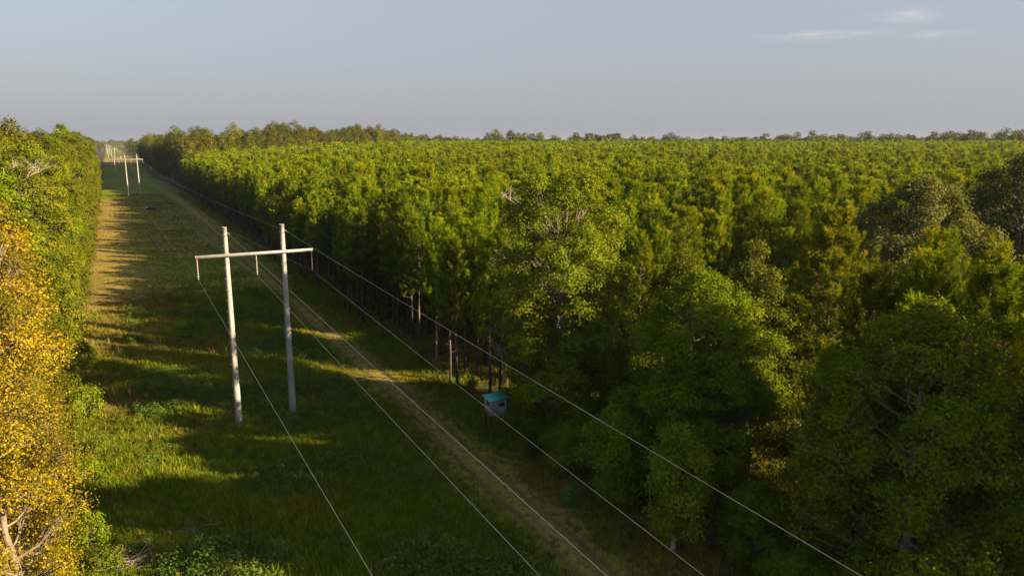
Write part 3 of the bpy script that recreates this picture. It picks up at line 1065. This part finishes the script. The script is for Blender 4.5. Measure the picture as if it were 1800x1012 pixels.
P3 = np.stack([px[REST], py[REST], terrain(px[REST], py[REST])], 1)
rot = np.stack([rp.normal(0, .012, len(d)), rp.normal(0, .012, len(d)), rp.uniform(0, 6.28, len(d))], 1)
w = hsc[REST] * rp.uniform(.92, 1.12, len(d))
scatter('pine_plantation', P3, rot, np.stack([w, w, hsc[REST]], 1), idx, tpl, label='even mass of young plantation pines stretching back to the horizon', cat='pine plantation')

# ------------------------------------------------------------------ tall mixed wood behind the plantation and along the far clearing
rw = np.random.default_rng(91)
wx, wy = [], []
for yy in np.arange(300, 900, 6.2):           # along the clearing
    for c in range(4):
        x = 33.5 + c * 6 + rw.uniform(-1.5, 1.5)
        if 382 + (x - 28) * 1.0 < yy + 4:
            wx.append(x)
            wy.append(yy + rw.uniform(-2, 2))
s_ = np.arange(0, 620, 6.0)
for c in range(5):                            # along the plantation's far edge
    for q in s_:
        x = 52 + q * .7 + rw.uniform(-2, 2) - c * 5
        y = 382 + (52 + q * .7 - 28) * 1.0 + c * 5.5 + rw.uniform(-2, 2)
        wx.append(x)
        wy.append(y)
wx, wy = np.array(wx), np.array(wy)
wt = 1.05 + rw.normal(0, .09, len(wx)) + .10 * (fbm(wx, wy, 60, 33) - .5) * 2
wd = np.hypot(wx, wy)
wt = wt * (1 - .26 * smooth(560, 760, wd) * (wx > 150))
sel = np.argsort(wd)
for n, i in enumerate(sel[:130]):
    t = FW[rw.integers(0, 4)]
    edge = wx[i] < 37.5
    lb = ('tall mixed wood tree lining the right side of the far clearing' if edge else 'tall mixed wood tree rising behind the plantation pines at left')
    plant(t, 'woodland_tree', lb, 'tree', float(wx[i]), float(wy[i]), None, float(wt[i]), 'far clearing edge trees' if edge else 'tall trees behind the plantation')
rest = sel[130:]
X = np.concatenate([wx[rest], LEFT_BACK[:, 0]])
Y = np.concatenate([wy[rest], LEFT_BACK[:, 1]])
S = np.concatenate([wt[rest], rw.normal(1.0, .06, len(LEFT_BACK))])
# left treeline continues beyond
for yy in np.arange(440, 900, 6):
    for c in range(5):
        X = np.append(X, -12 - c * 6.5 - max(0, yy - 250) * .006 + rw.uniform(-1, 1))
        Y = np.append(Y, yy + rw.uniform(-2, 2))
        S = np.append(S, rw.normal(.98, .07))
n = len(X)
scatter('mixed_woodland', np.stack([X, Y, terrain(X, Y)], 1), np.stack([np.zeros(n), np.zeros(n), rw.uniform(0, 6.28, n)], 1),
        np.stack([S, S, S], 1), rw.integers(0, 4, n), [joined(t, 'wk%d' % i) for i, t in enumerate(FW)],
        label='mass of mixed woodland behind the treelines and the plantation', cat='woodland')

# ------------------------------------------------------------------ far woods up to the horizon
az = np.concatenate([rw.uniform(math.radians(-9), math.radians(66), 9000), rw.uniform(math.radians(63), math.radians(72), 500)])
rr = np.concatenate([670 * (6.5 ** rw.random(9000)), rw.uniform(115, 700, 500)])
X, Y = np.sin(az) * rr, np.cos(az) * rr
cl = fbm(X, Y, 260, 44)
ok = ((cl > .46) | (rr < 760)) & ~((X > -26) & (X < 34) & (Y < 1700) & (rr > 600)) & ~in_plantation(X, Y)
ok &= ~((X < 60) & (rr < 900))
X, Y, rr, cl = X[ok], Y[ok], rr[ok], cl[ok]
n = len(X)
S = .74 + .80 * cl + rw.normal(0, .08, n)
S = np.where(rr < 670, 1.02 + rw.normal(0, .08, n), np.minimum(S, 1.42))
scatter('distant_woods', np.stack([X, Y, terrain(X, Y)], 1), np.stack([np.zeros(n), np.zeros(n), rw.uniform(0, 6.28, n)], 1),
        np.stack([S * 1.25, S * 1.25, S], 1), rw.integers(0, 3, n), [joined(t, 'fk%d' % i) for i, t in enumerate(FF)],
        label='hazy distant woods along the horizon', cat='woods')
# a few pale clumps breaking the skyline
sky_row = [(pp, 735 + 9 * (k % 3), 1.16 + .07 * math.sin(k * 2.3), 'dark tree in the rounded clump on the skyline above the plantation centre', 'dark skyline clump', FW[k % 4]) for k, pp in enumerate(range(858, 962, 13))]
sky_row += [(pp, 690 + 7 * (k % 2), 1.16 + .05 * math.cos(k * 1.7), 'tawny tree of the pale rounded clump on the skyline right of centre', 'tawny skyline clump', ED[0]) for k, pp in enumerate(range(1036, 1086, 12))]
sky_row += [(pp, 730, 1.0 + .08 * math.sin(k * 1.9), 'small lone tree in the gappy row on the skyline right of the tawny clump', 'small skyline trees', FW[(k + 1) % 4]) for k, pp in enumerate((1114, 1131, 1147, 1166, 1180, 1198))]
for (pxx, dd, s, lb, g, t) in sky_row:
    a = math.atan((pxx - 900) / 1300 * math.cos(PITCH)) + YAW
    plant(t, 'woodland_tree', lb, 'tree', math.sin(a) * dd, math.cos(a) * dd, None, (s * 1.3, s * 1.3, s), g)

# ------------------------------------------------------------------ H-frame line
def aty(pxx, y):
    """across-clearing position of the line at distance y (photograph column of the structure)"""
    r = (pxx - 900) / 1300
    fw = math.cos(PITCH) + (506 - 247) / 1300 * math.sin(PITCH)
    c, s = math.cos(YAW), math.sin(YAW)
    return y * (r * c + fw * s) / (-r * s + fw * c)


STR = [(10.15, -239.0, .0), (10.15, 64.7, .0), (8.45, 367.6, 1.2)]
for yv, pc in ((664, 203), (960, 195), (1262, 190.5), (1560, 188.5), (1860, 187.5)):
    STR.append((aty(pc, yv), yv, 0))
LABELS = {1: 'nearest two-pole concrete transmission tower in the middle of the clearing', 2: 'second two-pole transmission tower beyond the buggy',
          3: 'third two-pole transmission tower, in the shaded dip of the clearing', 4: 'fourth two-pole tower, far down the clearing', 5: 'fifth two-pole tower near the far field',
          6: 'sixth two-pole tower, hazy in the distance', 7: 'farthest two-pole tower on the hazy horizon'}
GAP = 4.62
ARM = {}


def structure(i, x, y, extra):
    z0 = tz(x, y)
    t = thing('transmission_tower', LABELS[i], 'power pole', (x, y, z0), 0, 'power line towers')
    Hp = 17.0 + extra
    za = 14.72 + extra
    fat = 1.0 if y < 400 else 1.25
    for s in (-1, 1):
        mb = MB()
        zz = np.linspace(-.4, Hp, 22)
        px_ = np.full(22, s * GAP / 2)
        mb.tube(np.stack([px_, zz * 0, zz], 1), (np.linspace(.30, .185, 22)) * fat, 18, np.clip(.25 + .35 * np.sin(zz * 1.9 + s), 0, 1))
        pole = mb.build('pole', M['concrete'], t, True)
        if y < 400:
            bb = MB()
            for k2, z in enumerate(np.arange(2.6, Hp - .3, .46)):
                sd = 1 if k2 % 2 else -1
                r_ = np.interp(z, (0, Hp), (.30, .185))
                a = math.radians(-60) if sd > 0 else math.radians(-150)
                c_, s_2 = math.cos(a), math.sin(a)
                bb.tube([(s * GAP / 2 + c_ * (r_ - .03), s_2 * (r_ - .03), z), (s * GAP / 2 + c_ * (r_ + .11), s_2 * (r_ + .11), z)], .022, 6)
            bb.build('step_bolt_row', M['bolt'], pole)
            cp = MB()
            cp.tube([(s * GAP / 2, 0, Hp - .02), (s * GAP / 2, 0, Hp + .035)], [.21, .20], 18)
            cp.build('pole_cap', M['steel'], pole)
    arm = MB()
    arm.box((0, -.33, za), (9.45, .17, .24), bevel=.02)
    a = arm.build('crossarm', M['steel'], t)
    if y < 400:
        for s in (-1, 1):
            pl = MB()
            pl.box((s * 4.73, -.33, za), (.025, .21, .28))
            pl.build('end_plate', M['steel'], a)
            br = MB()
            br.box((s * GAP / 2, -.23, za), (.44, .09, .30))
            br.tube([(s * GAP / 2 - .15, -.43, za), (s * GAP / 2 - .15, .26, za)], .02, 6)
            br.tube([(s * GAP / 2 + .15, -.43, za), (s * GAP / 2 + .15, .26, za)], .02, 6)
            br.build('arm_bracket', M['steel'], a)
    zc = 12.92 + extra
    for s in (-1, 0, 1):
        xi = s * 4.62
        ins = MB()
        zt = za - .12
        prof, zs = [], []
        for q in range(26):
            zz_ = zt - .12 - q * (zt - .12 - (zc + .22)) / 25
            zs.append(zz_)
            prof.append(.055 if q % 2 else .034)
        ins.tube(np.stack([np.full(26, xi), np.full(26, -.33), zs], 1), np.array(prof) * (1 if y < 400 else 1.4), 8)
        ins.tube([(xi, -.33, zt + .01), (xi, -.33, zt - .14)], .03, 6)
        io = ins.build('insulator', M['polymer'], t, True)
        cl = MB()
        cl.tube([(xi, -.33, zc + .22), (xi, -.33, zc + .18)], [.10, .10], 10)
        cl.tube([(xi, -.33, zc + .19), (xi, -.33, zc + .02)], .026, 6)
        cl.box((xi, -.33, zc + .01), (.07, .30, .07), bevel=.01)
        cl.build('clamp', M['steel'], io)
        ARM[(i, s)] = (x + xi, y - .33, z0 + zc - .03)
    for s in (-1, 1):
        xb = s * GAP / 2 + .30
        sh = MB()
        sh.tube([(s * GAP / 2 + .1, -.05, Hp - .45), (xb, -.05, Hp - .50)], .028, 6)
        sh.box((xb, -.05, Hp - .53), (.05, .26, .06))
        sh.tube([(xb, -.9, Hp - .585), (xb, .8, Hp - .585)], .024, 6)
        sh.build('shield_wire_bracket', M['steel'], t)
        ARM[(i, s * 2)] = (x + xb, y - .05, z0 + Hp - .57)
    return t


for i, (x, y, e) in enumerate(STR):
    if i:
        structure(i, x, y, e)
    else:
        for s in (-1, 0, 1):
            ARM[(0, s)] = (x + s * 4.62, y, 12.9)
        for s in (-1, 1):
            ARM[(0, 2 * s)] = (x + s * GAP / 2 + .3, y, 16.45)
for s, sag, lb in ((-1, 2.1, 'lowest left conductor wire hanging from the left end of the crossarms'), (0, 3.0, 'middle conductor wire hanging between the poles'),
                   (1, 3.4, 'right conductor wire hanging from the right end of the crossarms'), (-2, 1.9, 'left shield wire strung from the left pole tops'),
                   (2, 1.9, 'right shield wire strung from the right pole tops')):
    mb = MB()
    allp = []
    for i in range(len(STR) - 1):
        a, b = np.array(ARM[(i, s)]), np.array(ARM[(i + 1, s)])
        t = np.linspace(0, 1, 60)[:, None]
        P = a * (1 - t) + b * t
        P[:, 2:3] -= 4 * sag * t * (1 - t)
        allp.append(P[:-1] if i < len(STR) - 2 else P)
    P = np.concatenate(allp)
    P = P[P[:, 1] > -60]
    dd_ = np.linalg.norm(P - np.array([0, 0, 24]), axis=1)
    mb.tube(P, .009 if abs(s) < 2 else .0082, 6)
    o = mb.build('conductor_wire' if abs(s) < 2 else 'shield_wire', M['wire'], None, True)
    tag(o, lb, 'power line', 'power line wires')

# ------------------------------------------------------------------ hunting blind on legs
def blind():
    x, y = 25.5, 50.3
    t = thing('hunting_blind', 'small grey box blind on wooden legs with teal sloping roof at the wood edge', 'hunting blind', (x, y, tz(x, y)), math.radians(-6))
    fl, hh, wx_, wy_ = 2.65, 1.55, 1.30, 1.45
    for sx in (-1, 1):
        for sy in (-1, 1):
            mb = MB()
            mb.tube([(sx * .66, sy * .74, -.2), (sx * .55, sy * .62, fl)], [.055, .055], 6)
            mb.build('leg', M['post'], t)
    mb = MB()
    mb.box((0, 0, fl + .04), (wx_ + .08, wy_ + .08, .08))
    mb.build('floor', M['greywood'], t)
    # walls of vertical boards with real joints; window openings left between boards
    z0 = fl + .08

    def wall(name, p0, p1, nrm, win, h0, h1):
        w = MB()
        p0, p1 = np.array(p0, float), np.array(p1, float)
        L_ = np.linalg.norm(p1 - p0)
        d_ = (p1 - p0) / L_
        rz = math.atan2(d_[1], d_[0])
        wo = MB()
        w.box(((p0 + p1) / 2)[0:1].tolist() + [((p0 + p1) / 2)[1]] + [z0 + .30], (L_, .03, .60), rz)
        wl = ob(name, w.mesh(name, M['greywood']), t)
        nb = 8
        for k in range(nb):
            a_, b_ = k / nb, (k + 1) / nb
            c_ = p0 + d_ * L_ * (a_ + b_) / 2
            hgt = h0 + (h1 - h0) * (a_ + b_) / 2
            bw = L_ / nb - .012
            m_ = MB()
            off = np.array(nrm) * .024
            if win[0] < (a_ + b_) / 2 < win[1]:
                m_.box((c_[0] + off[0], c_[1] + off[1], z0 + win[2] / 2), (bw, .02, win[2]), rz)
                m_.box((c_[0] + off[0], c_[1] + off[1], (z0 + win[3] + z0 + hgt) / 2), (bw, .02, hgt - win[3]), rz)
            else:
                m_.box((c_[0] + off[0], c_[1] + off[1], z0 + hgt / 2), (bw, .02, hgt), rz)
            m_.build('board', M['greywood'], wl)
        wc = p0 + d_ * L_ * (win[0] + win[1]) / 2
        pn = MB()
        pn.box((wc[0] - nrm[0] * .03, wc[1] - nrm[1] * .03, z0 + (win[2] + win[3]) / 2), (L_ * (win[1] - win[0]) + .06, .02, win[3] - win[2] + .06), rz)
        pn.build('window', M['black'], t)
    X_, Y_ = wx_ / 2, wy_ / 2
    ha, hb = 1.10, 1.26
    wall('wall', (-X_, -Y_), (X_, -Y_), (0, -1), (.49, .90, .45, .92), ha, hb)
    wall('wall', (-X_, Y_), (-X_, -Y_), (-1, 0), (.37, .77, .62, .90), ha, ha)
    wall('wall', (X_, -Y_), (X_, Y_), (1, 0), (.25, .75, .55, .90), hb, hb)
    wall('wall', (X_, Y_), (-X_, Y_), (0, 1), (.25, .75, .55, .90), hb, ha)
    # corrugated teal roof, sloping
    sl = (hb - ha) / wx_
    nx = 25
    xs = np.linspace(-X_ - .16, X_ + .16, 2)
    ys = np.linspace(-Y_ - .16, Y_ + .16, nx)
    V, F = [], []
    for lay in (0, -.03):
        for yy_i, yv in enumerate(ys):
            for xv in xs:
                V.append((xv, yv, z0 + ha + .06 + (xv + X_) * sl + lay + (.012 if yy_i % 4 == 0 else 0)))
    for a in range(nx - 1):
        b = a * 2
        F.append((b, b + 1, b + 3, b + 2))
        c = b + 2 * nx
        F.append((c, c + 2, c + 3, c + 1))
        F.append((b, b + 2, c + 2, c))
        F.append((b + 1, c + 1, c + 3, b + 3))
    e = 2 * nx
    F += [(0, e, e + 1, 1), (e - 2, e - 1, 2 * e - 1, 2 * e - 2)]
    ob('roof', mesh_np('roof', V, [np.array(F)], M['teal']), t)


blind()


# ------------------------------------------------------------------ off-road buggy
def buggy():
    x, y = 11.3, 288.5
    t = thing('utility_buggy', 'dark side-by-side utility buggy parked in the clearing', 'buggy', (x, y, tz(x, y)), math.radians(-22))
    mb = MB()
    mb.box((0, 0, .62), (2.9, 1.30, .38), bevel=.12)
    mb.box((1.05, 0, .90), (.95, 1.25, .30), taper=.86, bevel=.1)
    mb.box((-1.05, 0, .98), (.95, 1.36, .36), bevel=.06)
    body = mb.build('body', M['utv_body'], t)
    for sx in (.98, -.98):
        for sy in (-.66, .66):
            w = MB()
            yy_ = np.array([-.15, -.15, -.11, .11, .15, .15])
            w.tube(np.stack([np.full(6, sx), sy + yy_ * 1.0 + np.arange(6) * 1e-4, np.full(6, .36)], 1), [.18, .32, .36, .36, .32, .18], 16)
            wo = w.build('wheel', M['tyre'], t, False)
            r = MB()
            r.tube([(sx, sy - .157, .36), (sx, sy + .157, .36)], .17, 12)
            r.build('rim', M['rim'], wo)
    cg = MB()
    for sy in (-.6, .6):
        cg.tube([(.72, sy, .95), (.28, sy * .95, 1.82), (-.62, sy * .95, 1.84), (-.78, sy, .95)], .03, 6)
    for sx in (.28, -.62):
        cg.tube([(sx, -.57, 1.83), (sx, .57, 1.83)], .03, 6)
    cg.build('roll_cage', M['utv_body'], t)
    rf = MB()
    rf.box((-.17, 0, 1.88), (1.08, 1.22, .06), bevel=.08)
    rf.build('roof', M['utv_body'], t)
    st = MB()
    for sy in (-.32, .32):
        st.box((-.15, sy, .88), (.5, .48, .16), bevel=.04)
        st.box((-.42, sy, 1.2), (.14, .48, .55), bevel=.04)
    st.build('seat', M['tyre'], t)
    sd = MB()
    sd.box((-1.0, -.72, 1.02), (.75, .05, .52), bevel=.02)
    sd.build('side_panel', M['utv_grey'], t)
    sw_ = MB()
    a = np.linspace(0, 6.283, 14)
    sw_.tube(np.stack([.28 + .05 * np.sin(a), .32 + .17 * np.cos(a), 1.18 + .15 * np.sin(a)], 1), .018, 5)
    sw_.build('steering_wheel', M['tyre'], t)
    for sy in (-.42, .42):
        h = MB()
        h.box((1.47, sy, .82), (.05, .22, .10), bevel=.02)
        h.build('headlight', M['utv_grey'], t)


buggy()


def gate():
    x, y = -3.2, 315.0
    t = thing('pipe_gate', 'low rusty pipe gate between dark posts across the sunlit strip', 'gate', (x, y, tz(x, y)), math.atan2(3.2, 13.2))
    for d in (2.4, 5.2, 9.4):
        mb = MB()
        mb.tube([(d, 0, -.3), (d, 0, 1.5), (d, 0, 1.56)], [.2, .19, .14], 8)
        mb.build('post', M['post'], t)
    for z in (.55, .95):
        mb = MB()
        mb.tube([(0, .12, z), (12.8, .12, z + .1)], .09, 7)
        mb.build('rail', M['rust'], t)
    for d in (1.2, 7.2, 11.6):
        mb = MB()
        mb.tube([(d, .12, .3), (d, .12, 1.0)], .04, 6)
        mb.build('upright', M['rust'], t)


gate()

# ------------------------------------------------------------------ grass, weeds and undergrowth
def tuft(name, seed, n, hgt, spread, width, mat, lean=.45, tint=(.1, .8)):
    r = np.random.default_rng(seed)
    a = r.uniform(0, 6.283, n)
    rad = spread * np.sqrt(r.random(n))
    b = np.stack([np.cos(a) * rad, np.sin(a) * rad, np.full(n, -.04)], 1)
    h = hgt * r.uniform(.55, 1.1, n)
    d = np.stack([np.cos(a), np.sin(a)], 1) * (r.uniform(.1, 1, n) * lean)[:, None] + r.normal(0, .15, (n, 2))
    w = np.stack([-np.sin(a + r.normal(0, .8, n)), np.cos(a + r.normal(0, .8, n)), np.zeros(n)], 1) * width
    mid = b + np.concatenate([d * .35, np.full((n, 1), .6)], 1) * h[:, None]
    tip = b + np.concatenate([d * 1.0, np.full((n, 1), .92)], 1) * h[:, None]
    V = np.stack([b - w * .5, b + w * .5, mid + w * .4, mid - w * .4, tip], 1).reshape(-1, 3)
    i = np.arange(n)[:, None] * 5
    Q = i + np.array([[0, 1, 2, 3]])
    T = i + np.array([[3, 2, 4]])
    t = np.repeat(np.clip(r.uniform(*tint, n), 0, 1), 5)
    return mesh_np(name, V, [Q, T], mat, t)


def weed(name, seed, hgt, n, leaf, mat):
    r = np.random.default_rng(seed)
    z = r.uniform(.1, 1, n) * hgt
    a = r.uniform(0, 6.283, n)
    rad = hgt * .42 * np.sqrt(r.random(n)) * (1.15 - .5 * z / hgt)
    C = np.stack([np.cos(a) * rad, np.sin(a) * rad, z], 1)
    nr = unit(np.stack([np.cos(a) * .6, np.sin(a) * .6, np.full(n, .9)], 1) + r.normal(0, .45, (n, 3)))
    V, F = leaf_quads(C, nr, leaf, r, .45)
    return mesh_np(name, V, [F], mat, np.repeat(np.clip(r.normal(.45, .22, n), 0, 1), 4))


rg = np.random.default_rng(303)
TG = [tuft('tuft%d' % i, 400 + i, 18, (.42, .55, .34, .7)[i], .22, .030, M['grass' if i % 2 else 'grass_olive'], tint=(.05, .75)) for i in range(4)]
TG += [tuft('dry%d' % i, 410 + i, 16, (.30, .42)[i], .22, .028, M['grass_dry'], lean=.8, tint=(0, .9)) for i in range(2)]
TG += [weed('weed%d' % i, 420 + i, (.45, .65)[i], 60, .10, M['weed']) for i in range(2)]
TG += [weed('fern%d' % i, 430 + i, (.4, .6)[i], 55, .10, M['fern']) for i in range(2)]
TG += [tuft('long_dry', 440, 14, .95, .18, .024, M['grass_dry'], lean=.35, tint=(.2, 1))]


def grass():
    def region(n, x0, x1, y0, y1, pw=1.0):
        x = rg.uniform(x0, x1, n)
        y = y0 + (y1 - y0) * rg.random(n) ** pw
        return x, y
    parts = [region(62000, -5, 29, 24, 120), region(30000, -6, 30, 120, 380, 1.3), region(9000, 27, 48, 20, 130, 1.2)]
    x = np.concatenate([p[0] for p in parts])
    y = np.concatenate([p[1] for p in parts])
    u, v, dp = to_px(x, y, 0)
    ok = (u > -40) & (u < 1840) & (v < 1075)
    x, y, dp = x[ok], y[ok], dp[ok]
    n = len(x)
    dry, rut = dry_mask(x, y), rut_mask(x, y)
    keep = rg.random(n) > np.clip(rut * .9 + .45 * np.exp(-((x - track_x(y)) / 1.7) ** 2), 0, .93)
    x, y, dry, dp = x[keep], y[keep], dry[keep], dp[keep]
    n = len(x)
    patch = fbm(x, y, 8, 12)
    pw_ = fbm(x, y, 5, 15)
    r = rg.random(n)
    idx = 2 * rg.integers(0, 2, n) + (rg.random(n) > smooth(.40, .62, fbm(x, y, 11, 27)))
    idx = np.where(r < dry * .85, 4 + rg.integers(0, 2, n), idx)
    wzone = smooth(.50, .62, pw_) * (x < 19) * (x > 0) * (y < 125)
    idx = np.where((rg.random(n) < .40 * wzone * (1 - .7 * dry)), 6 + rg.integers(0, 2, n), idx)
    fz = np.maximum(.32 * (x > 26.5) * (y > 44), .45 * smooth(.55, .66, fbm(x, y, 4, 18)) * (y < 75)) * .8
    idx = np.where(rg.random(n) < fz, 8 + rg.integers(0, 2, n), idx)
    idx = np.where(rg.random(n) < .02, 10, idx)
    s = rg.uniform(.6, 1.35, n) * (.45 + 1.2 * patch)
    mow = np.exp(-((x - track_x(y)) / 2.6) ** 2)
    s *= (1 - .62 * mow) * (1 - .45 * smooth(118, 135, y) * (x < 27))
    s = np.where((idx >= 6) & (idx < 8), s * (1 + .35 * wzone), s)
    s *= 1 + .25 * smooth(150, 300, y)
    hz = s * rg.uniform(.8, 1.2, n)
    scatter('field_grass', np.stack([x, y, terrain(x, y)], 1), np.stack([rg.normal(0, .08, n), rg.normal(0, .08, n), rg.uniform(0, 6.28, n)], 1),
            np.stack([s * 1.25, s * 1.25, hz], 1), idx, TG, label='rough green and straw coloured grass and weeds covering the clearing', cat='grass')


grass()

# shrubs and brush along the clearing's edges
SB = [broadleaf('shrub%d' % i, 450 + i, (1.8, 2.4, 1.4)[i], (1.1, 1.3, 1.0)[i], .1, M[('fern', 'oak_fresh', 'weed')[i]], nlobe=10, ncl=16, nleaf=14, leaf=.14, prof='dome', cl_sig=.17, trunk_r=.03) for i in range(3)]
SHR = [(-2.2, 44.4, 0, .9, 'yellow-green shrub at the foot of the yellow-leaved tree'), (.6, 44.6, 0, .6, 'yellow-green shrub at the bottom edge near the brush pile'),
       (-2.8, 62.5, 0, .9, 'sunlit shrub at the left edge beside the shaded grass'), (-3.4, 55.5, 1, 1.1, 'green shrub below the first left treeline hardwood'),
       (-3.9, 72, 1, 1.3, 'leafy shrub leaning out of the left treeline'), (-4.2, 88, 1, 1.3, 'leafy shrub farther along the left treeline'),
       (-3.0, 47.6, 1, 1.0, 'green shrub under the right side of the yellow-leaved tree'),
       (26.6, 46.6, 2, .9, 'low weedy bush under the blind'), (25.3, 38.6, 2, .8, 'low weedy bush beside the track below the blind'),
       (29.5, 63.0, 0, .8, 'yellow-green bush between front row pine trunks'), (28.4, 74.0, 0, .7, 'small bush between pine trunks by the sunlit streaks'),
       (28.0, 84.5, 2, .8, 'dark low bush at the pine edge beyond the sunlit streaks'), (25.9, 33.4, 2, .7, 'low bush left of the small pale-trunked tree')]
for (x, y, k, s, lb) in SHR:
    plant(SB[k], 'shrub', lb, 'shrub', x, y, None, s, tilt=(0, 0))


def brush(x, y, seed, lb, n=70, L=1.6):
    r = np.random.default_rng(seed)
    mb = MB()
    for i in range(n):
        a = r.uniform(0, 6.283)
        c = np.array([r.normal(0, .55), r.normal(0, .45), r.uniform(.02, .45)])
        d = np.array([math.cos(a), math.sin(a), r.uniform(-.1, .45)])
        l = L * r.uniform(.3, 1)
        P = limb(c, c + d * l, r, 4, -.05, .1)
        P[:, 2] = np.maximum(P[:, 2], .0)
        mb.tube(P, np.linspace(r.uniform(.012, .035), .006, 4), 4, .5, False)
    o = mb.build('brush_pile', M['bark_pale'], None, True)
    o.location = (x, y, tz(x, y))
    tag(o, lb, 'brush pile')


brush(-.9, 44.6, 1, 'tangle of pale dead branches in the grass at the bottom left', 80, 1.8)
brush(2.4, 46.6, 2, 'thin scatter of dead twigs in the shaded grass at the left', 30, 1.2)

# ------------------------------------------------------------------ haze
hz = MB()
hz.box((0, 0, 21.5), (21000, 21000, 59.0))
m, nt, N, L = new_mat('haze_air')
out = N('ShaderNodeOutputMaterial')
pv = N('ShaderNodeVolumePrincipled')
pv.inputs['Color'].default_value = (.36, .44, .58, 1)
pv.inputs['Density'].default_value = .00008
pv.inputs['Anisotropy'].default_value = .2
L(pv.outputs[0], out.inputs['Volume'])
tag(hz.build('haze', m), kind='stuff')
